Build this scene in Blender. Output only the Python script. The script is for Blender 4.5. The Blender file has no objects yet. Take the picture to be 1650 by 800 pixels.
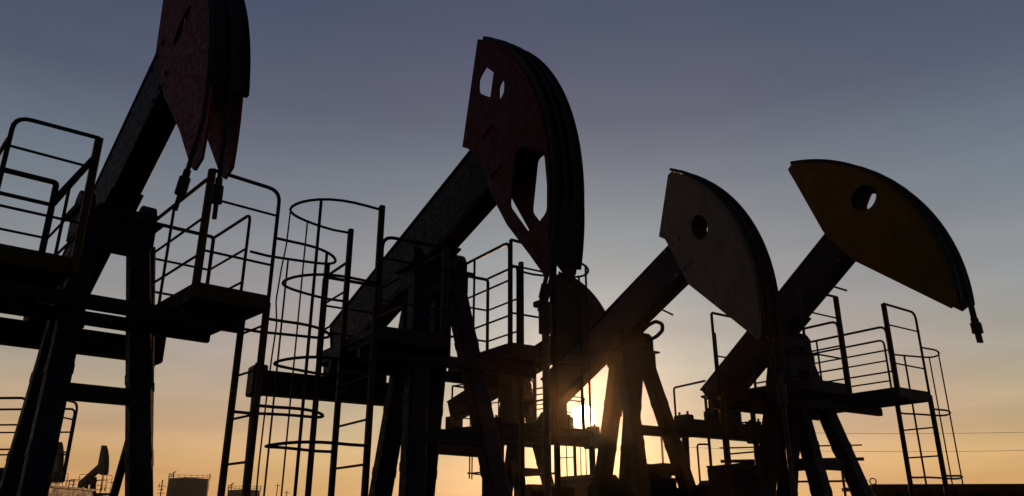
import bpy, bmesh, math, random
from mathutils import Vector, Matrix
rnd = random.Random(7)
R = math.radians
SC = bpy.context.scene
COL = SC.collection

# ------------------------------------------------------------------ camera
cam = bpy.data.cameras.new('camera')
cam.sensor_width = 36.0
cam.lens = 36.0 * 1241.0 / 1650.0
cam.clip_start = 0.05
cam.clip_end = 6000
camo = bpy.data.objects.new('camera', cam)
COL.objects.link(camo)
camo.location = (0, 0, 1.3)
camo.rotation_euler = (R(90 + 19.5), 0, 0)
SC.camera = camo

# ------------------------------------------------------------------ sky, sun, exposure
SUN_EL, SUN_AZ = R(7.1), R(5.2)            # azimuth measured clockwise from +Y
SUN_DIR = Vector((math.sin(SUN_AZ) * math.cos(SUN_EL), math.cos(SUN_AZ) * math.cos(SUN_EL), math.sin(SUN_EL)))
SKY_STRENGTH = 0.06
world = bpy.data.worlds.new('World')
SC.world = world
world.use_nodes = True
wt = world.node_tree
wn, wl = wt.nodes, wt.links
wn.clear()

def lin(c):
    return tuple(((x / 255.0 + 0.055) / 1.055) ** 2.4 if x > 10 else x / 255.0 / 12.92 for x in c)

def nd(tree, kind, **kw):
    n = tree.nodes.new(kind)
    for k, v in kw.items():
        if k.startswith('i_'):
            n.inputs[int(k[2:])].default_value = v
        else:
            setattr(n, k, v)
    return n

def math_n(tree, op, a, b=None, clamp=False):
    n = tree.nodes.new('ShaderNodeMath')
    n.operation = op
    n.use_clamp = clamp
    for i, v in enumerate((a, b)):
        if v is None:
            continue
        if isinstance(v, (int, float)):
            n.inputs[i].default_value = v
        else:
            tree.links.new(v, n.inputs[i])
    return n.outputs[0]

def mixc(tree, blend, fac, a, b):
    n = tree.nodes.new('ShaderNodeMix')
    n.data_type = 'RGBA'
    n.blend_type = blend
    for sock, v in ((n.inputs['Factor'], fac), (n.inputs[6], a), (n.inputs[7], b)):
        if isinstance(v, (int, float)):
            sock.default_value = v
        elif isinstance(v, tuple):
            sock.default_value = (v + (1.0,))[:4]
        else:
            tree.links.new(v, sock)
    return n.outputs[2]

def ramp(tree, fac, stops, interp='LINEAR'):
    n = tree.nodes.new('ShaderNodeValToRGB')
    n.color_ramp.interpolation = interp
    el = n.color_ramp.elements
    while len(el) < len(stops):
        el.new(0.5)
    for e, (p, c) in zip(el, stops):
        e.position = p
        e.color = (c + (1.0,))[:4]
    tree.links.new(fac, n.inputs[0])
    return n.outputs[0]

w_out = wn.new('ShaderNodeOutputWorld')
w_bg = wn.new('ShaderNodeBackground')
sky = wn.new('ShaderNodeTexSky')
sky.sky_type = 'NISHITA'
sky.sun_disc = False
sky.sun_elevation = SUN_EL
sky.sun_rotation = SUN_AZ
sky.air_density = 1.0
sky.dust_density = 2.0
sky.ozone_density = 1.0
tc = wn.new('ShaderNodeTexCoord')
dirn = tc.outputs['Generated']
sep = wn.new('ShaderNodeSeparateXYZ')
wl.new(dirn, sep.inputs[0])
dot = nd(wt, 'ShaderNodeVectorMath', operation='DOT_PRODUCT')
wl.new(dirn, dot.inputs[0])
dot.inputs[1].default_value = SUN_DIR
ang = math_n(wt, 'MULTIPLY', math_n(wt, 'ARCCOSINE', math_n(wt, 'MINIMUM', dot.outputs['Value'], 0.9999999)), 57.29578)
# evening air: colour by height above the horizon
elev = math_n(wt, 'MAXIMUM', sep.outputs['Z'], 0.0)
base = ramp(wt, elev, [
    (0.0, lin((212, 152, 90))), (0.068, lin((212, 172, 115))), (0.105, lin((195, 167, 128))),
    (0.18, lin((171, 162, 146))), (0.257, lin((151, 151, 152))), (0.334, lin((129, 135, 142))),
    (0.408, lin((108, 116, 129))), (0.48, lin((87, 93, 113))), (0.578, lin((72, 81, 105))), (1.0, lin((40, 54, 84)))])
# soft blotches and thin streaks of evening cloud low down
mp = nd(wt, 'ShaderNodeMapping')
mp.inputs['Scale'].default_value = (2.2, 2.2, 16.0)
wl.new(dirn, mp.inputs['Vector'])
nz = nd(wt, 'ShaderNodeTexNoise')
nz.inputs['Scale'].default_value = 1.6
nz.inputs['Detail'].default_value = 5.0
nz.inputs['Roughness'].default_value = 0.55
wl.new(mp.outputs[0], nz.inputs['Vector'])
low = ramp(wt, elev, [(0.0, (1, 1, 1)), (0.16, (0.75,) * 3), (0.34, (0.25,) * 3), (0.6, (0.2,) * 3)])
streak = math_n(wt, 'MULTIPLY', math_n(wt, 'SUBTRACT', nz.outputs['Fac'], 0.5), low)
gain = math_n(wt, 'ADD', math_n(wt, 'MULTIPLY', streak, 0.75), 1.0)
gcol = wn.new('ShaderNodeCombineColor')
for i in range(3):
    wl.new(gain, gcol.inputs[i])
base = mixc(wt, 'MULTIPLY', 1.0, base, gcol.outputs[0])
# the half of the sky away from the sun is dimmer
side = math_n(wt, 'MULTIPLY_ADD', dot.outputs['Value'], 0.5, )
wt.nodes[-1].inputs[2].default_value = 0.5
side = ramp(wt, side, [(0.0, (0.22, 0.23, 0.27)), (0.55, (0.42, 0.44, 0.5)), (0.9, (1, 1, 1))])
base = mixc(wt, 'MULTIPLY', 1.0, base, side)
# share of the physical sky, compressed like a camera's shoulder
nsk = mixc(wt, 'MULTIPLY', 1.0, sky.outputs['Color'], (SKY_STRENGTH,) * 3)
nsh = mixc(wt, 'ADD', 1.0, (1.0, 1.0, 1.0), mixc(wt, 'MULTIPLY', 1.0, nsk, (1.3,) * 3))
nsk = mixc(wt, 'DIVIDE', 1.0, nsk, nsh)
base = mixc(wt, 'MIX', 0.08, base, nsk)
# broad, uneven patches of mauve and blue in the upper air
nz2 = nd(wt, 'ShaderNodeTexNoise')
nz2.inputs['Scale'].default_value = 2.6
nz2.inputs['Detail'].default_value = 3.0
wl.new(dirn, nz2.inputs['Vector'])
tint = ramp(wt, nz2.outputs['Fac'], [(0.36, (0.93, 0.99, 1.04)), (0.5, (1.0, 1.0, 1.0)), (0.64, (1.08, 0.985, 1.02))])
base = mixc(wt, 'MULTIPLY', 0.85, base, tint)
# aureole of light round the low sun and the sun itself
def glow(width, amp, col):
    g = math_n(wt, 'MULTIPLY', math_n(wt, 'POWER', 2.718281828, math_n(wt, 'MULTIPLY', ang, -1.0 / width)), amp)
    cc = wn.new('ShaderNodeCombineColor')
    for i in range(3):
        wl.new(math_n(wt, 'MULTIPLY', g, col[i]), cc.inputs[i])
    return cc.outputs[0]
base = mixc(wt, 'ADD', 1.0, base, glow(8.5, 0.38, (1.0, 0.85, 0.66)))
base = mixc(wt, 'ADD', 1.0, base, glow(1.3, 0.2, (1.0, 0.72, 0.32)))
core = math_n(wt, 'LESS_THAN', ang, 0.85)
cc = wn.new('ShaderNodeCombineColor')
for i, v in enumerate((26.0, 20.0, 11.0)):
    wl.new(math_n(wt, 'MULTIPLY', core, v), cc.inputs[i])
base = mixc(wt, 'ADD', 1.0, base, cc.outputs[0])
wl.new(base, w_bg.inputs['Color'])
w_bg.inputs['Strength'].default_value = 1.0
wl.new(w_bg.outputs['Background'], w_out.inputs['Surface'])

sun = bpy.data.lights.new('sun', 'SUN')
sun.energy = 2.0
sun.angle = R(0.5)
sun.color = (1.0, 0.46, 0.16)
suno = bpy.data.objects.new('sun', sun)
COL.objects.link(suno)
suno.rotation_euler = (-SUN_DIR).to_track_quat('-Z', 'Y').to_euler()
suno.location = (0, 0, 40)

SC.view_settings.view_transform = 'Standard'
SC.view_settings.look = 'None'
SC.view_settings.exposure = 0.0
SC.view_settings.gamma = 1.0
SC.view_settings.use_curve_mapping = False
SC.render.engine = 'CYCLES'
SC.cycles.max_bounces = 6

# ------------------------------------------------------------------ materials
def new_mat(name):
    m = bpy.data.materials.new(name)
    m.use_nodes = True
    t = m.node_tree
    return m, t, t.nodes['Principled BSDF']

def paint(name, col, rust=0.35, rough=0.55, scale=3.0, rustcol=(0.026, 0.013, 0.008)):
    """weathered oil-field paint: patches of fading, rust along a noise edge, grime specks"""
    m, t, b = new_mat(name)
    tcn = nd(t, 'ShaderNodeTexCoord')
    n1 = nd(t, 'ShaderNodeTexNoise')
    n1.inputs['Scale'].default_value = scale
    n1.inputs['Detail'].default_value = 7
    n1.inputs['Roughness'].default_value = 0.65
    t.links.new(tcn.outputs['Object'], n1.inputs['Vector'])
    n2 = nd(t, 'ShaderNodeTexNoise')
    n2.inputs['Scale'].default_value = scale * 5
    n2.inputs['Detail'].default_value = 4
    t.links.new(tcn.outputs['Object'], n2.inputs['Vector'])
    a = tuple(c * 0.82 for c in col)
    z = tuple(min(1, c * 1.14 + 0.001) for c in col)
    c1 = ramp(t, n1.outputs['Fac'], [(0.3, a), (0.5, col), (0.72, z)])
    edge = ramp(t, n1.outputs['Fac'], [(0.62 - 0.2 * rust, (0, 0, 0)), (0.72 - 0.2 * rust, (1, 1, 1))])
    sp = ramp(t, n2.outputs['Fac'], [(0.5, (0, 0, 0)), (0.66, (1, 1, 1))])
    f = math_n(t, 'MULTIPLY', math_n(t, 'ADD', math_n(t, 'MULTIPLY', edge, 0.6), sp), rust, True)
    c2 = mixc(t, 'MIX', f, c1, rustcol)
    mp_ = nd(t, 'ShaderNodeMapping')
    mp_.inputs['Scale'].default_value = (4.5, 4.5, 0.9)
    t.links.new(tcn.outputs['Object'], mp_.inputs['Vector'])
    n3 = nd(t, 'ShaderNodeTexNoise')
    n3.inputs['Scale'].default_value = 1.5
    n3.inputs['Detail'].default_value = 5
    t.links.new(mp_.outputs[0], n3.inputs['Vector'])
    st = ramp(t, n3.outputs['Fac'], [(0.48, (0, 0, 0)), (0.68, (1, 1, 1))])
    c2 = mixc(t, 'MIX', math_n(t, 'MULTIPLY', st, 0.28), c2, tuple(c * 0.45 for c in col))
    t.links.new(c2, b.inputs['Base Color'])
    rr = ramp(t, n2.outputs['Fac'], [(0.3, (rough - 0.12,) * 3), (0.7, (min(1, rough + 0.25),) * 3)])
    t.links.new(rr, b.inputs['Roughness'])
    bp = nd(t, 'ShaderNodeBump')
    bp.inputs['Strength'].default_value = 0.08
    bp.inputs['Distance'].default_value = 0.01
    t.links.new(n2.outputs['Fac'], bp.inputs['Height'])
    t.links.new(bp.outputs[0], b.inputs['Normal'])
    b.inputs['Specular IOR Level'].default_value = 0.12
    return m

M = dict(
    navy=paint('navy_paint', (0.007, 0.010, 0.024), 0.12),
    black=paint('black_paint', (0.006, 0.006, 0.0065), 0.10),
    red=paint('red_paint', (0.115, 0.003, 0.008), 0.12),
    darkred=paint('dark_red_paint', (0.075, 0.004, 0.005), 0.15),
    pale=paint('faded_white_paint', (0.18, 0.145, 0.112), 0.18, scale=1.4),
    ochre=paint('ochre_paint', (0.125, 0.072, 0.006), 0.2, scale=1.4),
    rim=paint('dark_rim_steel', (0.012, 0.011, 0.010), 0.4),
    olive=paint('olive_platform_paint', (0.032, 0.028, 0.013), 0.4),
    bluesteel=paint('dark_blue_platform_paint', (0.012, 0.014, 0.024), 0.4),
    rail=paint('rail_paint', (0.016, 0.013, 0.011), 0.5),
    yrail=paint('yellowed_rail_paint', (0.050, 0.034, 0.012), 0.5),
    rope=paint('wire_rope', (0.02, 0.018, 0.016), 0.5, scale=12),
    steel=paint('bare_steel', (0.05, 0.048, 0.045), 0.3),
    roof=paint('red_brown_roof', (0.045, 0.008, 0.006), 0.3),
    wall=paint('hut_wall', (0.022, 0.013, 0.010), 0.2),
    tank=paint('blue_grey_tank', (0.055, 0.075, 0.11), 0.1, scale=0.6),
    grey=paint('pale_grey_panel', (0.26, 0.27, 0.28), 0.15, scale=1.0),
    wire=paint('cable', (0.02, 0.02, 0.02), 0.1),
)

def ground_mat():
    m, t, b = new_mat('dusty_ground')
    tcn = nd(t, 'ShaderNodeTexCoord')
    n1 = nd(t, 'ShaderNodeTexNoise')
    n1.inputs['Scale'].default_value = 0.25
    n1.inputs['Detail'].default_value = 9
    t.links.new(tcn.outputs['Object'], n1.inputs['Vector'])
    n2 = nd(t, 'ShaderNodeTexNoise')
    n2.inputs['Scale'].default_value = 9.0
    n2.inputs['Detail'].default_value = 6
    t.links.new(tcn.outputs['Object'], n2.inputs['Vector'])
    c = ramp(t, n1.outputs['Fac'], [(0.3, (0.045, 0.036, 0.027)), (0.55, (0.075, 0.060, 0.044)), (0.75, (0.10, 0.085, 0.06))])
    c = mixc(t, 'MULTIPLY', 0.6, c, ramp(t, n2.outputs['Fac'], [(0.3, (0.5,) * 3), (0.7, (1.2,) * 3)]))
    t.links.new(c, b.inputs['Base Color'])
    b.inputs['Roughness'].default_value = 0.95
    bp = nd(t, 'ShaderNodeBump')
    bp.inputs['Strength'].default_value = 0.6
    bp.inputs['Distance'].default_value = 0.05
    t.links.new(n2.outputs['Fac'], bp.inputs['Height'])
    t.links.new(bp.outputs[0], b.inputs['Normal'])
    return m

# ------------------------------------------------------------------ mesh builder
from mathutils.geometry import tessellate_polygon

class MB:
    def __init__(s):
        s.v, s.f, s.sm = [], [], []

    def add(s, vs, fs, smooth=False):
        o = len(s.v)
        s.v += [tuple(p) for p in vs]
        s.f += [tuple(i + o for i in f) for f in fs]
        s.sm += [smooth] * len(fs)
        return s

    def bar(s, p, q, w, h, up=(0, 0, 1)):
        """rectangular bar from p to q; w sideways, h along up"""
        p, q, up = Vector(p), Vector(q), Vector(up)
        d = (q - p).normalized()
        x = d.cross(up)
        if x.length < 1e-4:
            x = d.cross(Vector((1, 0, 0)))
        x.normalize()
        y = x.cross(d).normalized()
        c = min(w, h) * 0.12
        prof = [(-w / 2 + c, -h / 2), (w / 2 - c, -h / 2), (w / 2, -h / 2 + c), (w / 2, h / 2 - c),
                (w / 2 - c, h / 2), (-w / 2 + c, h / 2), (-w / 2, h / 2 - c), (-w / 2, -h / 2 + c)]
        n = len(prof)
        vs = [p + x * a + y * b for a, b in prof] + [q + x * a + y * b for a, b in prof]
        fs = [(i, (i + 1) % n, n + (i + 1) % n, n + i) for i in range(n)]
        fs += [tuple(range(n))[::-1], tuple(range(n, 2 * n))]
        return s.add(vs, fs)

    def box(s, c, d):
        c = Vector(c)
        return s.bar(c - Vector((d[0] / 2, 0, 0)), c + Vector((d[0] / 2, 0, 0)), d[1], d[2])

    def ibeam(s, p, q, w, h, up=(0, 0, 1), t=0.025):
        p, q = Vector(p), Vector(q)
        d = (q - p).normalized()
        u = (Vector(up) - d * d.dot(Vector(up))).normalized()
        s.bar(p + u * (h / 2 - t / 2), q + u * (h / 2 - t / 2), w, t, up)
        s.bar(p - u * (h / 2 - t / 2), q - u * (h / 2 - t / 2), w, t, up)
        s.bar(p, q, t * 0.8, h - 2 * t - 0.002, up)
        L = (q - p).length
        k = max(2, int(L / 0.6))
        for i in range(k + 1):
            c = p + d * (0.03 + (L - 0.06) * i / k)
            s.bar(c - d * 0.007, c + d * 0.007, w * 0.94, h - 2 * t - 0.004, up)
        return s

    def tube(s, pts, r, n=8, closed=False):
        pts = [Vector(p) for p in pts]
        m = len(pts)
        vs, fs, prev = [], [], None
        for i, p in enumerate(pts):
            if closed:
                d = (pts[(i + 1) % m] - pts[i - 1]).normalized()
            else:
                d = (pts[min(i + 1, m - 1)] - pts[max(i - 1, 0)]).normalized()
            if prev is None:
                x = d.cross(Vector((0, 0, 1)))
                if x.length < 0.05:
                    x = d.cross(Vector((1, 0, 0)))
            else:
                x = prev - d * prev.dot(d)
            x.normalize()
            prev = x
            y = d.cross(x)
            for k in range(n):
                a = 2 * math.pi * k / n
                vs.append(p + x * (r * math.cos(a)) + y * (r * math.sin(a)))
        for i in range(m if closed else m - 1):
            for k in range(n):
                a, b = i * n + k, i * n + (k + 1) % n
                c, e = ((i + 1) % m) * n + (k + 1) % n, ((i + 1) % m) * n + k
                fs.append((a, b, c, e))
        s.add(vs, fs, True)
        if not closed:
            s.add(vs[:n], [tuple(range(n))[::-1]])
            s.add(vs[-n:], [tuple(range(n))])
        return s

    def cyl(s, p, q, r, n=20):
        return s.tube([p, q], r, n)

    def prism(s, loops, y0, y1):
        """polygon loops (outer first, then holes) in the local x-z plane, thick from y0 to y1"""
        flat = [p for l in loops for p in l]
        tris = tessellate_polygon([[Vector((p[0], p[1], 0)) for p in l] for l in loops])
        n = len(flat)
        vs = [(p[0], y0, p[1]) for p in flat] + [(p[0], y1, p[1]) for p in flat]
        fs = [t for t in tris] + [tuple(i + n for i in t[::-1]) for t in tris]
        o = 0
        for l in loops:
            m = len(l)
            for i in range(m):
                a, b = o + i, o + (i + 1) % m
                fs.append((a, b, b + n, a + n))
            o += m
        return s.add(vs, fs)

    def build(s, name, mat, parent=None, loc=(0, 0, 0)):
        me = bpy.data.meshes.new(name)
        me.from_pydata(s.v, [], s.f)
        bm = bmesh.new()
        bm.from_mesh(me)
        bmesh.ops.recalc_face_normals(bm, faces=bm.faces)
        bm.to_mesh(me)
        bm.free()
        for p, k in zip(me.polygons, s.sm):
            p.use_smooth = k
        me.materials.append(mat)
        o = bpy.data.objects.new(name, me)
        o.location = loc
        COL.objects.link(o)
        if parent:
            o.parent = parent
        return o

def empty(name, loc, rz=0.0):
    o = bpy.data.objects.new(name, None)
    COL.objects.link(o)
    o.location = loc
    o.rotation_euler = (0, 0, rz)
    return o

def tag(o, label, cat, group=None):
    o['label'], o['category'] = label, cat
    if group:
        o['group'] = group
    return o

def copy_tree(o, parent=None):
    c = o.copy()
    COL.objects.link(c)
    c.parent = parent
    for ch in list(o.children):
        copy_tree(ch, c)
    return c

def rounded(pts, r=0.12, n=5):
    """polyline with its inner corners rounded"""
    pts = [Vector(p) for p in pts]
    out = [pts[0]]
    for a, b, c in zip(pts, pts[1:], pts[2:]):
        u, w = (a - b), (c - b)
        k = min(r, u.length * 0.45, w.length * 0.45)
        p0, p1 = b + u.normalized() * k, b + w.normalized() * k
        for i in range(n + 1):
            t = i / n
            out.append(p0 * (1 - t) ** 2 + b * 2 * t * (1 - t) + p1 * t ** 2)
    return out + [pts[-1]]

# ------------------------------------------------------------------ setting
g = MB()
rings = [0, 6, 12, 20, 30, 45, 70, 110, 180, 320, 700, 1600, 4000]
NS = 48
gv, gf = [(0, 0, 0)], []
for ri, r in enumerate(rings[1:]):
    for k in range(NS):
        a = 2 * math.pi * k / NS
        h = (rnd.random() - 0.5) * (0.05 if r < 40 else 0.2) - (0.02 if r < 40 else 0.1)
        gv.append((r * math.cos(a), r * math.sin(a), h))
for k in range(NS):
    gf.append((0, 1 + k, 1 + (k + 1) % NS))
for ri in range(len(rings) - 2):
    for k in range(NS):
        a, b = 1 + ri * NS + k, 1 + ri * NS + (k + 1) % NS
        gf.append((a, a + NS, b + NS, b))
g.add(gv, gf, True)
o = g.build('ground', ground_mat())
o['kind'] = 'structure'

# ------------------------------------------------------------------ pumpjack
GROUP = 'pumpjacks standing in a row on the oil field'
HEAD = [(2.36, 2.02), (1.78, 0.72), (1.74, 0.55), (1.74, -0.05), (1.9, -0.2), (2.36, -1.72), (2.50, -1.86)]

def rot(p, deg):
    c, s_ = math.cos(R(deg)), math.sin(R(deg))
    return (p[0] * c - p[1] * s_, p[0] * s_ + p[1] * c)

def arc(r, a0, a1, n=22, k=0.0):
    """arc about the pivot; k opens the radius per degree above the level"""
    out = []
    for i in range(n + 1):
        a = a0 + (a1 - a0) * i / n
        q = r + k * max(0.0, a)
        out.append((q * math.cos(R(a)), q * math.sin(R(a))))
    return out

def ellipse(cx, cz, rx, rz, tilt=0, n=18):
    return [(cx + rot((rx * math.cos(2 * math.pi * i / n), rz * math.sin(2 * math.pi * i / n)), tilt)[0],
             cz + rot((rx * math.cos(2 * math.pi * i / n), rz * math.sin(2 * math.pi * i / n)), tilt)[1]) for i in range(n)]

def platform(root, f0, f1, l0, l1, zp, mats, ladder=None, cage=(), hand=1.07, front=1.42, lztop=None, rungs=0.47,
             cagew=0.70, z0=0.15, back=None, corner=0.07, straps=(3, 8, 13), sides=('back', 'inner', 'outer', 'front'), gap_rail=True):
    """bolted maintenance platform beside the samson post; l0 is its inner, l1 its outer edge"""
    s = 1 if l1 > l0 else -1
    deckm, railm, postm = mats
    la, lb = min(l0, l1), max(l0, l1)
    m = MB()
    m.box(((f0 + f1) / 2, (la + lb) / 2, zp - 0.03), (f1 - f0 - 0.02, lb - la - 0.02, 0.025))
    k = 5
    for i in range(k):
        x = f0 + 0.08 + (f1 - f0 - 0.16) * i / (k - 1)
        m.box((x, (la + lb) / 2, zp - 0.088), (0.05, lb - la - 0.03, 0.085))
    pl = m.build('platform', deckm, root)
    # kick plates round the edge
    t = 0.012
    m = MB()
    m.box(((f0 + f1) / 2, la, zp - 0.05), (f1 - f0, t, 0.17))
    m.box(((f0 + f1) / 2, lb, zp - 0.05), (f1 - f0, t, 0.17))
    m.box((f0, (la + lb) / 2, zp - 0.05), (t, lb - la - 0.015, 0.168))
    m.box((f1, (la + lb) / 2, zp - 0.05), (t, lb - la - 0.015, 0.168))
    m.build('edge_plate', deckm, pl)
    r = 0.019
    H = zp + hand
    lz = (ladder[0], ladder[1]) if ladder else None
    if 'front' in sides:                     # tall gate frame on the head side
        m = MB()
        m.tube(rounded([(f1, l1, zp - 0.12), (f1, l1, zp + front), (f1, l0, zp + front + 0.02)], 0.14), r * 1.15)
        for z in (zp + front * 0.76, zp + front * 0.30):
            m.tube([(f1, l1, z), (f1, l0, z)], r * 0.75)
        m.build('guard_rail', railm, pl)
        m = MB()
        pw = corner
        m.bar((f1 - 0.005, l0, zp - 0.12), (f1 - 0.005, l0, zp + front + 0.02), pw, pw, (1, 0, 0))
        m.build('corner_post', postm, pl)
    if 'inner' in sides:
        m = MB()
        fm = f0 + (f1 - f0) * 0.42
        m.tube(rounded([(f0, l0, H), (f1 - 0.04, l0, H), (f1 - 0.04, l0, zp - 0.05)], 0.12), r * 1.1)
        for z in (zp + hand * 0.62, zp + hand * 0.28):
            m.tube([(f0, l0, z), (f1 - 0.03, l0, z)], r * 0.75)
        m.tube([(fm, l0, zp), (fm, l0, H)], r * 0.9)
        m.build('guard_rail', railm, pl)
    if 'back' in sides:
        m = MB()
        HB = zp + back if back else H + 0.012
        m.tube(rounded([(f0, l0, zp), (f0, l0, HB), (f0, l1, HB), (f0, l1, zp)], 0.05), r * 1.3)
        for z in (zp + hand * 0.64, zp + hand * 0.30):
            m.tube([(f0, l0, z), (f0, l1, z)], r * 0.8)
        m.build('guard_rail', railm, pl)
    if 'outer' in sides:
        e = (lz[0] - 0.04) if lz else f1 - 0.03
        m = MB()
        m.tube(rounded([(f0, l1, H), (e, l1, H), (e, l1, zp - 0.05)], 0.10), r)
        for z in (zp + hand * 0.64, zp + hand * 0.30):
            m.tube([(f0, l1, z), (e, l1, z)], r * 0.75)
        m.build('guard_rail', railm, pl)
    if ladder:
        a, b = ladder
        zt = lztop if lztop else zp - 0.02
        y = l1 + s * 0.035
        m = MB()
        m.bar((a, y, z0), (a, y, zt), 0.06, 0.07, (1, 0, 0))
        m.bar((b, y, z0), (b, y, zt), 0.06, 0.07, (1, 0, 0))
        ld = m.build('ladder', postm, root)
        z = z0 + 0.3
        mesh = None
        while z < zp - 0.05:
            if mesh is None:
                ro = MB().tube([(a + 0.02, y, 0), (b - 0.02, y, 0)], 0.0135).build('rung', railm, ld, (0, 0, z))
                mesh = ro
            else:
                ro = mesh.copy()
                COL.objects.link(ro)
                ro.location = (0, 0, z)
            z += rungs
        if cage:
            cg = MB()
            hoops = []
            cx, rx = (a + b) / 2, (b - a) / 2
            for z in cage:
                pts = [(a, y, z)]
                for i in range(17):
                    t_ = math.pi * i / 16
                    pts.append((cx - rx * 1.04 * math.cos(t_), y + s * (0.22 + (cagew - 0.22) * math.sin(t_)), z + 0.012 * math.sin(3 * t_)))
                pts.append((b, y, z))
                hoops.append(pts)
            zs = sorted(cage)
            for i in straps:
                px, py = hoops[0][i][0], hoops[0][i][1] - s * 0.018
                cg.bar((px, py, zs[0] - 0.12), (px, py, zs[-1] + 0.0), 0.034, 0.010, (1, 0, 0) if 5 <= i <= 13 else (0, 1, 0))
            cgo = cg.build('safety_cage', railm, root)
            for pts in hoops:
                MB().tube(pts, 0.017).build('hoop', railm, cgo)
    return pl

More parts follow.
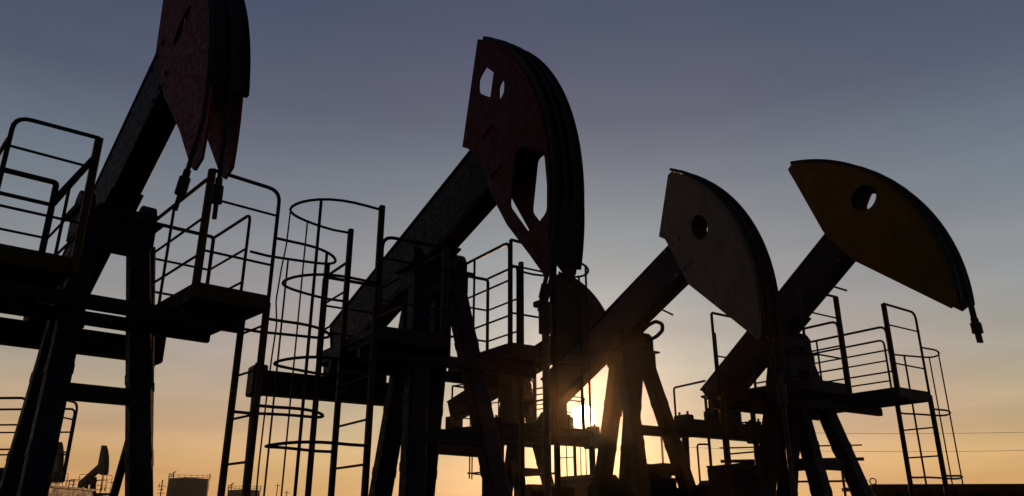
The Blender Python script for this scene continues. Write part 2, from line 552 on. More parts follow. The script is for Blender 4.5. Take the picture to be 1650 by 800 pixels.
def pumpjack(P):
    x, y, th = P['pos']
    root = empty('pumpjack', (x, y, 0), R(90 - th))
    tag(root, P['label'], 'pumpjack', GROUP)
    PZ = 4.47
    bm_, hm, pm = P['beam_mat'], P['head_mat'], P['post_mat']
    til, n0, n1 = P['tilt'], P['n0'], P['n1']
    sz = P['saddle_z']
    # skid
    m = MB()
    for l in (-0.55, 0.55):
        m.ibeam((-4.2, l, 0.16), (1.5, l, 0.16), 0.18, 0.30)
    for f in (-4.0, -3.0, -2.0, -0.95, 0.2, 1.3):
        m.bar((f, -0.48, 0.16), (f, 0.48, 0.16), 0.16, 0.22)
    m.build('base_frame', pm, root)
    # samson post: four legs under one saddle
    m = MB()
    m.box((0.0, 0, sz - 0.17), (0.42, 0.80, 0.30))
    m.box((0.0, 0, sz - 0.01), (0.52, 0.94, 0.03))
    for l in (-0.33, 0.33):
        m.box((0, l, sz + 0.07), (0.30, 0.14, 0.14))
        for f in (-0.2, 0.2):
            m.cyl((f, l, sz + 0.0), (f, l, sz + 0.07), 0.025, 8)
    post = m.build('samson_post', pm, root)
    fw, rw = P.get('leg_w', (0.25, 0.25))
    ff, fl, rf, rl = P.get('feet', (1.02, 0.72, -0.95, 0.36))
    rt = P.get('rear_top', 0.2)
    fln, rlf = P.get('feet_own', (fl, rl))
    ztop = sz - 0.2
    def leg(f_t, l_t, f_b, l_b, w):
        a, b = Vector((f_t, l_t, ztop)), Vector((f_b, l_b, 0.3))
        mm = MB()
        d = (b - a).normalized()
        mm.bar(a, b, w, w * 0.86, (1, 0, 0))
        mm.bar(b - d * 0.02, b + d * 0.03, w * 1.5, w * 1.4, (1, 0, 0))
        for i in range(1, 5):
            c = a + (b - a) * (i / 5)
            mm.bar(c - d * 0.05, c + d * 0.05, w + 0.012, w * 0.86 + 0.012, (1, 0, 0))
        mm.build('leg', pm, post)
        return lambda z: a + (b - a) * ((ztop - z) / (ztop - 0.3))
    L = [leg(0.10, -0.26, ff, -fln, fw), leg(0.10, 0.26, ff, fl, fw), leg(-0.12, -rt, rf, -rl, rw), leg(-0.12, rt + (rlf - rl) * 0.3, rf, rlf, rw)]
    for zb in P.get('braces', (2.4,)):
        MB().bar(L[0](zb), L[1](zb), 0.12, 0.165).build('cross_brace', pm, post)
    for zb in P.get('side_braces', ()):
        MB().bar(L[1](zb), L[3](zb), 0.10, 0.16).build('cross_brace', pm, post)
    zb = 1.25
    MB().bar(L[2](zb), L[3](zb), 0.10, 0.16).build('cross_brace', pm, post)
    # support beams carrying the platforms
    for f, z in P.get('outriggers', ()):
        MB().bar((f, P['out_l'][0], z), (f, P['out_l'][1], z), 0.10, 0.14).build('platform_beam', pm, post)
    # walking beam
    u = Vector((math.cos(R(til)), 0, math.sin(R(til))))
    nrm = Vector((-math.sin(R(til)), 0, math.cos(R(til))))
    O = Vector((0, 0, PZ))
    tail, front = P['tail'], P.get('front', 2.05)
    m = MB()
    mid = O + nrm * ((n0 + n1) / 2)
    m.ibeam(mid + u * tail, mid + u * front, P.get('flange', 0.27), n1 - n0, nrm, 0.035)
    m.bar(mid + u * (tail * 0.96), mid + u * (front * 0.98), P.get('flange', 0.27) - 0.02, (n1 - n0) - 0.08, nrm)
    m.bar(mid + u * (-0.45) - nrm * ((n1 - n0) / 2 + 0.02), mid + u * 0.45 - nrm * ((n1 - n0) / 2 + 0.02), 0.34, 0.03, nrm)
    wb = m.build('walking_beam', bm_, root)
    # centre bearing under the beam
    m = MB()
    bz = O + nrm * (n0 - 0.05)
    zc = (bz.z + sz) / 2 + 0.02
    m.cyl((0, -0.40, zc), (0, 0.40, zc), 0.085)
    m.box((0, 0, zc + 0.02), (0.34, 0.46, max(0.16, bz.z - zc + 0.05)))
    for l in (-0.33, 0.33):
        m.box((0, l, zc), (0.34, 0.15, 0.24))
        m.cyl((0, l - 0.07, zc + 0.08), (0, l + 0.07, zc + 0.08), 0.16)
    m.build('saddle_bearing', pm, wb)
    # horsehead: two cheeks and a curved rim between them
    W = P.get('W', 0.155)
    outline = P['outline']
    for l in (-W, W):
        hl = P.get('far_holes', P.get('holes', [])) if l > 0 else P.get('holes', [])
        m = MB().prism([[(q[0], q[1] + PZ) for q in lp] for lp in [outline] + [roundloop(h) for h in hl]], l - 0.012, l + 0.012)
        sg = 1 if l > 0 else -1
        ya, yb = sorted((l + sg * 0.0125, l + sg * 0.030))
        Rr, (ra, rb), kk = P.get('R', 3.12), P['rim'], P.get('Rk', 0.0)
        i1, i2 = arc(Rr - 0.10, ra - 6, rb + 5, 40, kk), arc(Rr - 0.05, ra - 6, rb + 5, 40, kk)
        m.prism([[(q[0], q[1] + PZ) for q in i2 + i1[::-1]]], ya, yb)          # stiffening strip along the rim
        for bx in (1.62, 1.80, 1.98):
            for bn in (P['n0'] + 0.08, P['n1'] - 0.10):
                c = rot((bx + (0.26 if bx < 1.7 and P.get('Rk') else 0.0), bn), P['tilt'])
                m.cyl((c[0], l + sg * 0.012, c[1] + PZ), (c[0], l + sg * 0.034, c[1] + PZ), 0.028, 6)
        m.build('cheek_plate', hm, None)
    cheeks = [o for o in COL.objects if o.name.startswith('cheek_plate') and o.parent is None]
    R0 = P.get('R', 3.12)
    a0, a1 = P['rim']
    m = MB()
    Rk = P.get('Rk', 0.0)
    inner, outer = arc(R0 + 0.002, a0, a1, 64, Rk), arc(R0 + 0.028, a0, a1, 64, Rk)
    m.prism([[(p[0], p[1] + PZ) for p in outer + inner[::-1]]], -W - 0.04, W + 0.04)
    for l in (-W - 0.035, W + 0.035):     # rope guides
        gi, go = arc(R0 + 0.027, a0, a1, 64, Rk), arc(R0 + 0.055, a0, a1, 64, Rk)
        m.prism([[(p[0], p[1] + PZ) for p in go + gi[::-1]]], l - 0.006, l + 0.006)
    head = m.build('horsehead', M['rim'] if not P.get('rim_mat') else P['rim_mat'], root)
    for c in cheeks:
        c.parent = head
    if P.get('back'):
        a, b = outline[0], outline[-1] if P['back'] == 'end' else P['back']
        MB().bar((a[0], 0, a[1] + PZ - 0.03), (b[0], 0, b[1] + PZ + 0.03), 2 * W - 0.03, 0.016, (b[1] - a[1], 0, a[0] - b[0])).build('back_plate', hm, head)
    for px, pz in P.get('ties', ()):        # ties between the cheeks
        MB().cyl((px, -W, pz + PZ), (px, W, pz + PZ), 0.03, 10).build('tie_bar', hm, head)
    # equalizer with its end bearings, and the pitman arms
    ef, el0, el1, ez = P['eq']
    eh = P.get('eq_h', 0.32)
    m = MB()
    m.ibeam((ef, el0, ez), (ef, el1, ez), 0.24, eh, t=0.03)
    m.bar((ef, el0 + 0.05, ez), (ef, el1 - 0.05, ez), 0.18, eh - 0.08)
    eq = m.build('equalizer', bm_, root)
    m = MB()
    tb = mid + u * (tail + 0.25) - nrm * ((n1 - n0) / 2)
    m.bar((ef, 0, ez + eh / 2), (ef, 0, max(tb.z + 0.05, ez + eh / 2 + 0.12)), P.get('tb_w', 0.40), 0.34, (1, 0, 0))
    m.cyl((ef, -0.32, ez + eh / 2 + 0.14), (ef, 0.32, ez + eh / 2 + 0.14), 0.14)
    for l in (-0.26, 0.26):
        m.box((ef, l, ez + eh / 2 + 0.10), (0.36, 0.12, 0.22))
    m.build('tail_bearing', bm_, eq)
    pinf, pinz = P['pin']
    for l in (el0, el1):
        s_ = 1 if l > 0 else -1
        m = MB()
        m.box((ef, l, ez + 0.02), (0.30, 0.20, eh + 0.10))
        for q in (-0.1, 0.1):
            m.cyl((ef + q, l, ez + eh / 2 + 0.06), (ef + q, l, ez + eh / 2 + 0.13), 0.022, 8)
        m.build('bearing_cap', bm_, eq)
        m = MB()
        m.bar((ef, l, ez - eh / 2), (pinf, l, pinz), 0.09, 0.11, (1, 0, 0))
        m.cyl((pinf, l - 0.1, pinz), (pinf, l + 0.1, pinz), 0.13)
        m.build('pitman_arm', bm_, root)
    # gearbox, cranks with counterweights, motor
    gf_, gz = P['shaft']
    m = MB()
    m.box((gf_, 0, gz - 0.12), (1.05, 0.62, 0.82))
    m.box((gf_, 0, gz + 0.02), (1.18, 0.70, 0.05))
    m.box((gf_, 0, gz - 0.80), (0.95, 0.80, max(0.1, 2 * (gz - 0.53 - 0.31) if gz > 0.9 else 0.3)))
    m.cyl((gf_, el0 + 0.12, gz), (gf_, el1 - 0.12, gz), 0.11)
    m.build('gearbox', pm, root)
    dv = Vector((gf_ - pinf, 0, gz - pinz))
    if dv.length < 0.05:
        dv = Vector((1, 0, 0))
    dv.normalize()
    wv = dv if not P.get('weight_dir') else Vector(P['weight_dir']).normalized()
    for l, on in ((el0 + 0.22, 'near' in P.get('cranks', 'near far')), (el1 - 0.22, 'far' in P.get('cranks', 'near far'))):
        if not on:
            continue
        m = MB()
        S = Vector((gf_, l, gz))
        m.bar(S - wv * 0.75, S + wv * 1.5, 0.16, 0.36, (0, 0, 1) if abs(wv.z) < 0.8 else (1, 0, 0))
        cr = m.build('crank', bm_, root)
        m = MB()
        nn = Vector((-wv.z, 0, wv.x))
        for q in (1, -1):
            m.bar(S + wv * 0.35 + nn * (0.31 * q), S + wv * 1.35 + nn * (0.31 * q), 0.26, 0.26, nn)
        m.build('counterweight', bm_, cr)
    m = MB()
    m.cyl((-3.75, -0.35, 0.62), (-3.75, 0.35, 0.62), 0.24)
    m.box((-3.75, 0, 0.36), (0.5, 0.5, 0.12))
    m.cyl((-3.75, 0.4, 0.62), (-3.75, 0.48, 0.62), 0.2)
    m.build('motor', pm, root)
    # platforms
    for q in P.get('platforms', ()):
        platform(root, **q)
    # wire ropes laid over the rim, hanging to the carrier bar
    B = P['bridle']
    for l, sway in zip(B.get('ls', (-0.11, 0.11)), B['sway']):
        rr = R0 + 0.045
        pts = [(p[0], l, p[1] + PZ) for p in arc(rr, a0 - 3, max(0, B.get('leave', 0)), 14, Rk)]
        e = Vector(pts[-1])
        zb = B['z']
        pts += [e + Vector((sway[0] * t_, sway[1] * t_, (zb - e.z) * t_)) for t_ in (0.25, 0.5, 0.75, 1.0)]
        ro = MB().tube(pts, B.get('r', 0.022)).build('wire_rope', M['rope'], root)
        e2 = Vector(pts[-1])
        dd = (Vector(pts[-1]) - Vector(pts[-2])).normalized()
        m = MB()
        sr = B.get('socket', 0.045)
        m.cyl(e2 - dd * 0.17, e2 - dd * 0.02, sr, 12)
        m.cyl(e2 - dd * 0.24, e2 - dd * 0.16, sr * 0.65, 12)
        m.cyl(e2 - dd * 0.04, e2 + dd * 0.12, sr * 0.45, 10)
        m.build('rope_socket', M['rope'], ro)
    if B.get('bar'):
        e = Vector((R0 + 0.045, 0, B['z']))
        if B['bar'] is not True:
            e += Vector((B['bar'][0], B['bar'][1], 0))
        m = MB()
        m.box((e.x, e.y, e.z - 0.05), (0.09, 0.22, 0.06))
        m.build('carrier_bar', M['rope'], root)
    if P.get('gate'):                       # low gate and brace inside the tall front frame
        m = MB()
        m.tube(rounded([(1.12, -1.27, 4.37), (1.12, -0.82, 4.37), (1.12, -0.82, 3.64)], 0.03), 0.028)
        m.tube([(1.12, -0.82, 4.17), (1.12, -0.55, 4.72)], 0.03)
        m.build('gate', M['rail'], root)
    for kind, pts, r in P.get('extras', ()):
        MB().tube(rounded(pts, 0.05, 4) if len(pts) > 2 else pts, r).build(kind, M['rail'], root)
    return root

def roundloop(loop, r=0.06, n=4):
    if len(loop) > 12:
        return loop
    out, m = [], len(loop)
    for i in range(m):
        a, b, c = (Vector((q[0], q[1], 0)) for q in (loop[i - 1], loop[i], loop[(i + 1) % m]))
        u, w = a - b, c - b
        k = min(r, u.length * 0.4, w.length * 0.4)
        p0, p1 = b + u.normalized() * k, b + w.normalized() * k
        for j in range(n + 1):
            t = j / n
            q = p0 * (1 - t) ** 2 + b * 2 * t * (1 - t) + p1 * t ** 2
            out.append((q.x, q.y))
    return out

def head_outline(til, R0=3.12, a_top=40, a_tip=-37, tip_cut=0.10, rear_low=(1.78, 0.72), jx=(1.76, -0.05), low=None):
    """outline in the plane of the head, turned by the beam's tilt"""
    pts = arc(R0, a_top, a_tip, 26)
    tip = pts[-1]
    pts.append((tip[0] - tip_cut, tip[1] + 0.02))
    pts += low if low else []
    pts += [jx, (jx[0] - 0.02, rear_low[1] - 0.15), rear_low]
    tp = pts[0]
    pts.append((tp[0] - 0.10, tp[1] + 0.0))
    pts = pts[-1:] + pts[:-1]
    return [rot(p, til) for p in pts]

# near to far: the first pump is the closest to the lens
olive = (M['olive'], M['rail'], M['yrail'])
bluep = (M['bluesteel'], M['rail'], M['rail'])

# --- first pump, left
T = 31
pumpjack(dict(
    pos=(-4.53, 8.17, 138), label='nearest pumpjack at left, red horsehead cut off by the top of the photo',
    beam_mat=M['black'], head_mat=M['red'], post_mat=M['navy'], tilt=T, n0=0.10, n1=0.90, saddle_z=4.52, tail=-2.3, flange=0.29, W=0.13,
    outline=head_outline(T, R0=3.07, a_top=40, a_tip=-37, tip_cut=0.15, rear_low=(1.74, 0.85), jx=(1.86, -0.06), low=[(2.25, -1.72), (2.12, -1.0)]),
    holes=[ellipse(1.86, 1.62, 0.11, 0.24, -55)], far_holes=[], rim=(T + 40, T - 24), R=3.07, ties=[rot((2.2, 0.2), T), rot((2.6, 0.6), T)],
    eq=(-2.1, -1.27, 1.27, 3.52), eq_h=0.30, pin=(-3.0, 1.2), shaft=(-1.9, 1.2), cranks='',
    braces=(2.50,), outriggers=((1.0, 3.30), (0.1, 3.34)), out_l=(-1.2, 1.2),
    platforms=[
        dict(f0=-0.38, f1=1.48, l0=0.5, l1=1.27, zp=3.53, mats=olive, ladder=(0.76, 1.38), cagew=0.92, cage=(4.26, 3.34, 2.42, 1.5), front=1.25, hand=1.20),
        dict(f0=-0.6, f1=1.1, l0=-0.53, l1=-1.27, zp=3.64, mats=olive, ladder=None, front=1.30, hand=1.1),
    ],
    bridle=dict(z=3.75, sway=((-0.02, -0.09), (0.0, 0.01)), r=0.02, ls=(-0.19, 0.0)),
    gate=True, feet=(1.02, 0.60, -0.30, 0.50), feet_own=(0.50, 1.0), rear_top=0.24, leg_w=(0.22, 0.22), back=rot((1.74, 0.85), T),
))

# --- second pump, centre
T = 17
out2 = [(1.29, 2.86)] + arc(2.905, 63, 2, 24, 0.0034) + arc(2.905, 0, -15, 6) + [(2.70, -0.80), (2.46, -0.52), (2.0, -0.01), (1.65, 0.5),
        (1.40, 1.05), (1.10, 1.32), (0.95, 1.41)]
pumpjack(dict(
    pos=(-1.04, 9.88, 146), label='middle pumpjack with dark red horsehead raised highest, long slot and small window cut through it',
    beam_mat=M['black'], head_mat=M['darkred'], post_mat=M['navy'], tilt=T, n0=0.12, n1=0.95, saddle_z=4.45, tail=-3.35,
    outline=out2, R=2.89, Rk=0.0034,
    holes=[[(2.17, 0.83), (2.34, 0.84), (2.73, 0.58), (2.77, 0.2), (2.76, -0.11), (2.62, -0.18), (2.41, -0.23), (2.05, 0.20)],
           [(1.50, 2.33), (1.33, 2.23), (1.33, 2.03), (1.46, 1.93), (1.84, 1.67), (1.93, 1.73), (1.94, 1.89)]],
    rim=(62, -14), ties=[(1.5, 1.7), (2.4, 1.2), (2.5, -0.4)],
    eq=(-2.5, -1.5, 1.32, 3.18), eq_h=0.34, pin=(-2.4, 1.1), shaft=(-1.6, 1.15), cranks='',
    braces=(2.24,), outriggers=((0.45, 3.16), (-0.45, 3.16)), out_l=(-1.2, 1.3),
    platforms=[
        dict(f0=-0.8, f1=0.80, l0=0.70, l1=1.35, zp=3.40, mats=bluep, ladder=(0.04, 0.82), cagew=0.85, cage=(4.70, 3.4, 2.4), front=1.40, hand=1.40, back=1.38, corner=0.04, lztop=4.84),
        dict(f0=-0.9, f1=0.95, l0=-0.36, l1=-1.2, zp=3.33, mats=bluep, ladder=(0.02, 0.95), cage=(4.75, 3.85, 2.93, 2.05, 1.2), lztop=4.80, straps=(4, 13), front=1.1, cagew=0.92),
    ],
    bridle=dict(z=3.45, sway=((-0.36, -0.05), (-0.36, -0.12)), r=0.024, socket=0.035, ls=(-0.07, 0.05), bar=(-0.36, -0.08)),
    tb_w=0.95, extras=[('electric_cable', [(-0.24, -1.95, 4.98), (-0.26, -1.95, 4.52), (-0.36, -1.95, 4.27), (-0.45, -1.95, 3.86), (-0.32, -1.95, 3.53), (-0.38, -1.95, 3.13), (-0.42, -1.95, 2.55), (-0.44, -1.95, 1.92), (-0.36, -1.95, 0.2)], 0.010)],
))

# --- third pump, behind the centre
T = 25
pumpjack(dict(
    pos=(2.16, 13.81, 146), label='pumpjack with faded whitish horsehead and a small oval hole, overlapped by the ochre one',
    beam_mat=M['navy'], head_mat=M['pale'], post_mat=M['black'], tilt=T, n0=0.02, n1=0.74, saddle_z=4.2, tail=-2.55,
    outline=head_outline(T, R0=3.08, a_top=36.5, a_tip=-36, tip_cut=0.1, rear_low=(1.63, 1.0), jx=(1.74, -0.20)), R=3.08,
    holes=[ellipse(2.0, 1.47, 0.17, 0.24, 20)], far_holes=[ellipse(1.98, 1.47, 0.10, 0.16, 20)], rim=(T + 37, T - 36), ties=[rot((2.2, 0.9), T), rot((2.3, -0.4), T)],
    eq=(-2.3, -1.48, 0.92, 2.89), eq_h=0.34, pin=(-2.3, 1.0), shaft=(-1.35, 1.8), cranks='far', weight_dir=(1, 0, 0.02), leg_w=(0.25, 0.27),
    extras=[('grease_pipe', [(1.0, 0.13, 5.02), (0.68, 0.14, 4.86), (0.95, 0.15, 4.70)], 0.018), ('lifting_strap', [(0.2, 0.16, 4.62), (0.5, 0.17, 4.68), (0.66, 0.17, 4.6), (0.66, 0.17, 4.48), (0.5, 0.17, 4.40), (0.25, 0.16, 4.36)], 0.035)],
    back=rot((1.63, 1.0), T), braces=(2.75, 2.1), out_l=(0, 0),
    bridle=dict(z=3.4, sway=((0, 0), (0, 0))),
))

# --- fourth pump, right
T = 36
pumpjack(dict(
    pos=(4.93, 13.51, 146), label='rightmost pumpjack, ochre yellow horsehead with a hole, bridle rope hanging free from its tip',
    beam_mat=M['navy'], head_mat=M['ochre'], post_mat=M['navy'], tilt=T, n0=-0.05, n1=0.60, saddle_z=4.1, tail=-2.1,
    outline=head_outline(T, R0=3.09, a_top=42, a_tip=-39, tip_cut=0.14, rear_low=(1.81, 0.66), jx=(1.80, -0.2)),
    holes=[ellipse(1.91, 1.90, 0.23, 0.22, 20)], far_holes=[ellipse(1.93, 1.88, 0.19, 0.21, 10, 4)], rim=(T + 42, T - 39), R=3.09, ties=[rot((2.2, 1.0), T), rot((2.3, -0.6), T)],
    eq=(-1.65, -1.05, 0.9, 2.9), eq_h=0.30, pin=(-1.7, 0.9), shaft=(-1.6, 1.72), cranks='near', weight_dir=(1, 0, 0.06), leg_w=(0.27, 0.30),
    extras=[('grease_pipe', [(1.06, 0.10, 5.24), (0.92, 0.13, 5.14), (1.17, 0.15, 5.0)], 0.018), ('handrail', [(-1.3, -0.8, 3.72), (-2.09, -0.8, 3.70), (-2.09, -0.8, 0.3)], 0.02)],
    back=rot((1.81, 0.66), T), braces=(2.16,), side_braces=(2.2,), outriggers=((0.5, 3.14), (-0.5, 3.14)), out_l=(-1.6, 1.7),
    platforms=[
        dict(f0=-1.0, f1=1.40, l0=0.82, l1=1.78, zp=3.36, mats=bluep, ladder=(0.78, 1.38), cage=(4.18, 3.11, 2.01), front=1.44, cagew=0.95),
        dict(f0=-0.5, f1=1.3, l0=-0.40, l1=-1.38, zp=3.30, mats=bluep, ladder=(-0.42, 0.2), cage=(3.2, 2.1), front=1.45, back=1.45),
    ],
    bridle=dict(z=3.84, sway=((0.02, 0.0), (0.03, 0.0)), r=0.03, ls=(0.03, 0.085), socket=0.06),
))

# --- fifth pump, farthest of the row, its head behind the centre one
T = 18
far_pump = pumpjack(dict(
    pos=(0.10, 19.5, 134), label='pumpjack almost hidden behind the middle one, only the top of its dark head showing',
    beam_mat=M['black'], head_mat=M['rim'], post_mat=M['black'], tilt=T, n0=0.08, n1=0.66, saddle_z=4.4, tail=-2.4,
    outline=head_outline(T, R0=3.09, a_tip=-12, tip_cut=0.3, low=[(2.2, -0.35)]), holes=[], rim=(T + 40, T - 12), R=3.09, ties=[rot((2.2, 0.9), T)],
    eq=(-2.3, -1.3, 1.3, 3.1), pin=(-2.6, 1.1), shaft=(-1.6, 1.2), cranks='near far',
    braces=(2.4,), outriggers=((0.45, 3.16), (-0.45, 3.16)), out_l=(-1.2, 1.2),
    platforms=[
        dict(f0=-1.0, f1=1.1, l0=0.5, l1=1.25, zp=3.40, mats=bluep, ladder=(0.2, 0.8), cage=(4.3, 3.3, 2.3)),
        dict(f0=-1.0, f1=1.1, l0=-0.5, l1=-1.25, zp=3.40, mats=bluep, ladder=(0.2, 0.8), cage=(4.3, 3.3, 2.3)),
    ],
    bridle=dict(z=3.6, sway=((0, 0), (0, 0)), ls=(-0.11, 0.11)),
))

# two more pumps far off on the left
for (px, py), lab in (((-36.6, 63.0), 'tiny distant pumpjack seen between the two legs of the nearest pump'),
                      ((-34.6, 66.0), 'tiny farther pumpjack beside the right leg of the nearest pump')):
    c = copy_tree(far_pump)
    c.location = (px, py, 0)
    c['label'] = lab

# ------------------------------------------------------------------ wellheads under the horseheads
WELLS = 'wellheads below the horseheads'
def wellhead(x, y, z_top, label):
    root = empty('wellhead', (x, y, 0))
    tag(root, label, 'wellhead', WELLS)
    m = MB()
    m.cyl((0, 0, -0.1), (0, 0, 0.75), 0.14)
    m.build('casing', M['steel'], root)
    for z in (0.30, 0.72):
        m = MB()
        m.cyl((0, 0, z), (0, 0, z + 0.06), 0.23, 24)
        m.build('flange', M['steel'], root)
    m = MB()
    m.cyl((0, 0, 0.78), (0, 0, 1.18), 0.085)
    m.cyl((0, 0, 1.10), (0, 0, 1.22), 0.12)
    m.build('stuffing_box', M['steel'], root)
    m = MB()
    m.cyl((-0.45, 0, 0.52), (0.45, 0, 0.52), 0.055)
    for q in (-0.42, 0.42):
        m.cyl((q - 0.03, 0, 0.52), (q + 0.03, 0, 0.52), 0.12)
    m.build('flow_line', M['steel'], root)
    m = MB()
    ring = [(0.30, 0.16 * math.cos(a * math.pi / 8), 0.74 + 0.16 * math.sin(a * math.pi / 8)) for a in range(16)]
    m.tube(ring, 0.014, closed=True)
    m.cyl((0.30, 0, 0.55), (0.30, 0, 0.92), 0.014, 8)
    m.build('valve_wheel', M['red'], root)
    m = MB()
    m.cyl((0, 0, 1.15), (0, 0, z_top), 0.038, 12)
    m.cyl((0, 0, z_top - 0.42), (0, 0, z_top - 0.12), 0.07, 12)
    m.build('polished_rod', M['steel'], root)
    return root

def local(pos, f, l):
    x, y, th = pos
    t = R(th)
    return (x + f * math.sin(t) - l * math.cos(t), y + f * math.cos(t) + l * math.sin(t))

wx, wy = local((-1.04, 9.88, 146), 2.59, -0.08)
wellhead(wx, wy, 3.52, 'wellhead with a polished rod hanging from the middle pumpjack')
wx, wy = local((2.16, 13.81, 146), 3.13, 0)
wellhead(wx, wy, 3.3, 'wellhead under the whitish horsehead, its rod behind the ochre pump')

# ------------------------------------------------------------------ things behind
# raised service platform at far left
sp = empty('service_platform', (-9.1, 13.2, 0), R(-3))
tag(sp, 'raised steel service platform with pipe railing behind the nearest pumpjack', 'platform')
dk = platform(sp, -2.4, 1.35, -0.6, 0.7, 2.05, (M['bluesteel'], M['rail'], M['rail']), hand=1.12, front=1.22, back=1.15, corner=0.05)
for f in (-2.2, -0.6, 1.1):
    for l in (-0.5, 0.6):
        MB().bar((f, l, 0), (f, l, 1.90), 0.12, 0.12, (1, 0, 0)).build('leg', M['black'], sp)

# site hut whose roof shows at the lower right
hut = empty('site_hut', (18.1, 27.0, 0), R(-4))
hut.scale = (1, 1, 0.89)
tag(hut, 'long low red brown site hut, only its roof edge showing at lower right', 'hut')
m = MB()
m.box((0, 0, 1.30), (12.4, 2.6, 2.5))
for i in range(31):
    m.bar((-6.1 + i * 0.405, -1.315, 0.15), (-6.1 + i * 0.405, -1.315, 2.5), 0.14, 0.05, (0, 1, 0))
m.build('wall', M['wall'], hut)
m = MB()
m.box((0, 0, 2.63), (12.8, 2.95, 0.14))
m.box((0, -1.49, 2.58), (12.82, 0.03, 0.26))
m.build('roof', M['roof'], hut)
rg = MB()
rg.tube([(-6.25 + 0.10 * math.cos(a * math.pi / 8), -1.2, 2.82 + 0.11 * math.sin(a * math.pi / 8)) for a in range(16)], 0.02, closed=True)
rg.build('lifting_ring', M['roof'], hut)
m = MB()
m.cyl((1.2, -1.2, 2.7), (1.2, -1.2, 2.86), 0.06)
m.cyl((1.2, -1.2, 2.84), (1.2, -1.2, 2.89), 0.11)
m.build('roof_vent', M['roof'], hut)
m = MB()
m.box((-2, -1.36, 1.15), (0.95, 0.06, 2.0))
m.build('door', M['roof'], hut)

# storage tanks on the horizon
def tank(x, y, r, h, label):
    root = empty('storage_tank', (x, y, 0))
    tag(root, label, 'tank', 'storage tanks on the horizon')
    m = MB()
    m.cyl((0, 0, -0.2), (0, 0, h), r, 40)
    for k in range(1, 5):
        m.cyl((0, 0, h * k / 5 - 0.04), (0, 0, h * k / 5 + 0.04), r + 0.05, 40)
    m.build('shell', M['tank'], root)
    m = MB()
    n = 40
    vs = [((r + 0.1) * math.cos(2 * math.pi * i / n), (r + 0.1) * math.sin(2 * math.pi * i / n), h) for i in range(n)] + [(0, 0, h + r * 0.09)]
    m.add(vs, [(i, (i + 1) % n, n) for i in range(n)] + [tuple(range(n))[::-1]])
    m.build('roof', M['tank'], root)
    m = MB()
    for i in range(n):
        a = 2 * math.pi * i / n
        if i % 2 == 0 and i < 28:
            m.tube([(r * math.cos(a), r * math.sin(a), h), (r * math.cos(a), r * math.sin(a), h + 1.1)], 0.05, 6)
    for z in (0.6, 1.1):
        m.tube([(r * math.cos(2 * math.pi * i / n), r * math.sin(2 * math.pi * i / n), h + z) for i in range(28)], 0.05, 6)
    m.build('guard_rail', M['rail'], root)
    m = MB()
    m.cyl((-r * 0.85, 0, h), (-r * 0.85, 0, h + 1.6), 0.12)
    m.cyl((-r * 0.85, 0, h + 1.5), (-r * 0.85 + 0.5, 0, h + 1.7), 0.12)
    m.build('vent_pipe', M['rail'], root)
tank(-76.3, 190, 4.6, 10.6, 'broad blue grey storage tank on the horizon left of the caged ladder')
tank(-63.0, 190, 3.7, 8.0, 'lower grey storage tank on the horizon behind the ladder rails')

# thin mast beside the tank
mast = empty('antenna_mast', (-82.6, 190, 0))
tag(mast, 'thin antenna mast standing left of the broad tank', 'mast')
m = MB()
m.tube([(0, 0, 0), (0, 0, 10.4)], 0.14, 6)
m.build('pole', M['rail'], mast)
m = MB()
for z, w in ((9.0, 0.9), (8.2, 0.7), (7.4, 0.9)):
    m.tube([(-w, 0, z), (w, 0, z)], 0.08, 6)
m.tube([(-0.6, 0, 8.6), (-0.6, 0, 9.6)], 0.08, 6)
m.build('crossarm', M['rail'], mast)

# a few thin poles on the horizon by the tanks
for x, h, lab in ((-55.5, 9.6, 'tall thin pole on the horizon right of the lower tank'), (-53.2, 8.0, 'short thin pole on the horizon right of the tanks'),
                  (-88.5, 8.4, 'thin leaning pole far left of the antenna mast')):
    m = MB()
    m.tube([(0, 0, 0), (0.12, 0, h * 0.6), (0.25, 0, h)], 0.11, 6)
    m.tube([(-0.4, 0, h - 0.5), (0.9, 0, h - 0.5)], 0.07, 6)
    tag(m.build('utility_pole', M['rail'], None, (x, 190, 0)), lab, 'pole', 'thin poles on the horizon')

# site trailer at the lower left
tr = empty('site_trailer', (-20.3, 34.5, 0), R(6))
tag(tr, 'pale grey site trailer, its roof just showing under the far left pumps', 'trailer')
m = MB()
m.box((0, 0, 1.65), (2.6, 5.2, 1.9))
m.box((0, 0, 2.63), (2.7, 5.3, 0.08))
m.build('body', M['grey'], tr)
for sx in (-1, 1):
    for q in (-1.1, 1.1):
        m = MB()
        m.cyl((1.02 * sx, q, 0.36), (1.26 * sx, q, 0.36), 0.36)
        m.build('wheel', M['black'], tr)
m = MB()
m.box((0, 0, 0.66), (1.6, 5.0, 0.14))
m.build('chassis', M['black'], tr)
m = MB()
m.box((0.4, -2.62, 1.7), (0.9, 0.04, 0.7))
m.build('window', M['bluesteel'], tr)

# pipe rack seen through the legs of the right-hand pump
rk = empty('pipe_rack', (8.45, 24.0, 0), R(-14))
tag(rk, 'slim pipe rack with three rails behind the rightmost pump legs', 'pipe rack')
for x in (-1.9, 1.35):
    m = MB()
    m.bar((x, 0, 0), (x, 0, 4.5 if x > 0 else 3.35), 0.07, 0.07, (1, 0, 0))
    m.build('post', M['rail'], rk)
for z, r in ((3.42, 0.022), (3.02, 0.05), (2.40, 0.03)):
    MB().tube([(-2.1, 0, z), (2.0, 0, z)], r).build('pipe', M['rail'], rk)

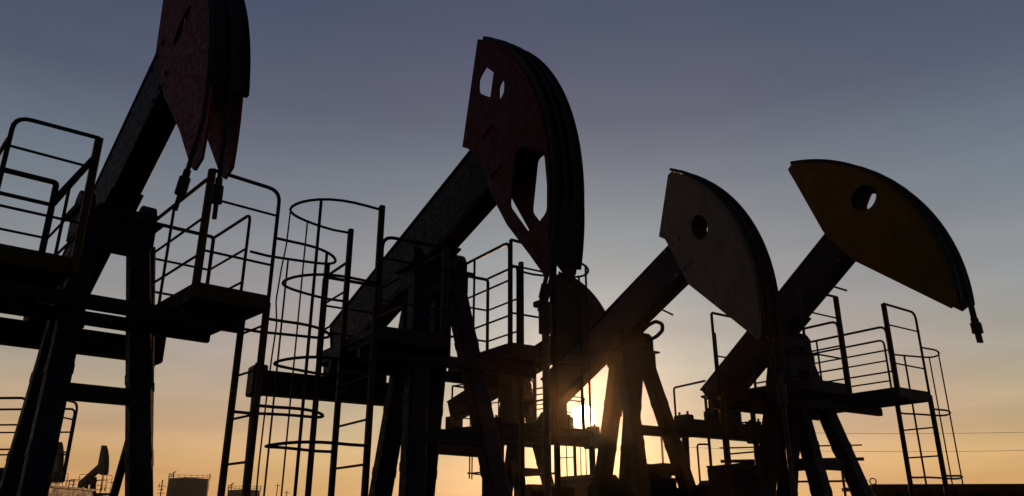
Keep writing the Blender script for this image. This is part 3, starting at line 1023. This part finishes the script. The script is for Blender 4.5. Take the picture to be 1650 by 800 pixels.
# bent vent pipes beyond the whitish pump
for i, (x, y, h, lab) in enumerate(((6.55, 28.0, 3.85, 'tall bent vent pipe right of the whitish pump legs'),
                                    (5.55, 28.5, 3.2, 'shorter bent vent pipe close against the whitish pump leg'))):
    m = MB()
    m.tube(rounded([(0, 0, 0), (0, 0, h), (0.42, 0, h), (0.42, 0, 1.0)], 0.1), 0.035)
    o = m.build('vent_pipe', M['rail'], None, (x, y, 0))
    tag(o, lab, 'pipe', 'bent vent pipes')

# power line far behind on the right
PL = 'power line poles'
poles = [(-14.0, 75.0), (14.2, 75.0), (60.0, 75.0)]
labs = ['wooden power pole hidden left behind the nearest pump', 'wooden power pole behind the whitish pump legs', 'wooden power pole beyond the right edge']
for (x, y), lab in list(zip(poles, labs))[1:]:
    root = empty('power_pole', (x, y, 0))
    tag(root, lab, 'power pole', PL)
    m = MB()
    m.tube([(0, 0, 0), (0, 0, 5), (0, 0, 10.1)], 0.10)
    m.build('pole', M['wall'], root)
    m = MB()
    m.bar((-0.1, -0.9, 9.5), (-0.1, 0.9, 9.5), 0.11, 0.11)
    m.build('crossarm', M['wall'], root)
for z, lab in ((9.62, 'upper cable of the power line at right'), (7.95, 'lower cable of the power line at right')):
    m = MB()
    (xa, ya), (xb, yb) = poles[1], poles[2]
    m.tube([(xa + (xb - xa) * i / 24, ya, z - 0.5 * 4 * (i / 24) * (1 - i / 24)) for i in range(25)], 0.018, 6)
    o = m.build('power_cable', M['wire'])
    tag(o, lab, 'cable', 'power cables')

# ------------------------------------------------------------------ evening haze
m = bpy.data.materials.new('haze')
m.use_nodes = True
t = m.node_tree
t.nodes.clear()
vo = t.nodes.new('ShaderNodeVolumePrincipled')
vo.inputs['Color'].default_value = (0.95, 0.82, 0.70, 1)
vo.inputs['Density'].default_value = 0.00028
vo.inputs['Anisotropy'].default_value = 0.945
ou = t.nodes.new('ShaderNodeOutputMaterial')
t.links.new(vo.outputs[0], ou.inputs['Volume'])
hb = MB()
vs = [(x, y, z) for x in (-4200, 4200) for y in (-4200, 4200) for z in (-1.6, 12.9)]
hb.add(vs, [(0, 1, 3, 2), (4, 6, 7, 5), (0, 4, 5, 1), (2, 3, 7, 6), (0, 2, 6, 4), (1, 5, 7, 3)])
hz = hb.build('haze', m)
hz['kind'] = 'stuff'
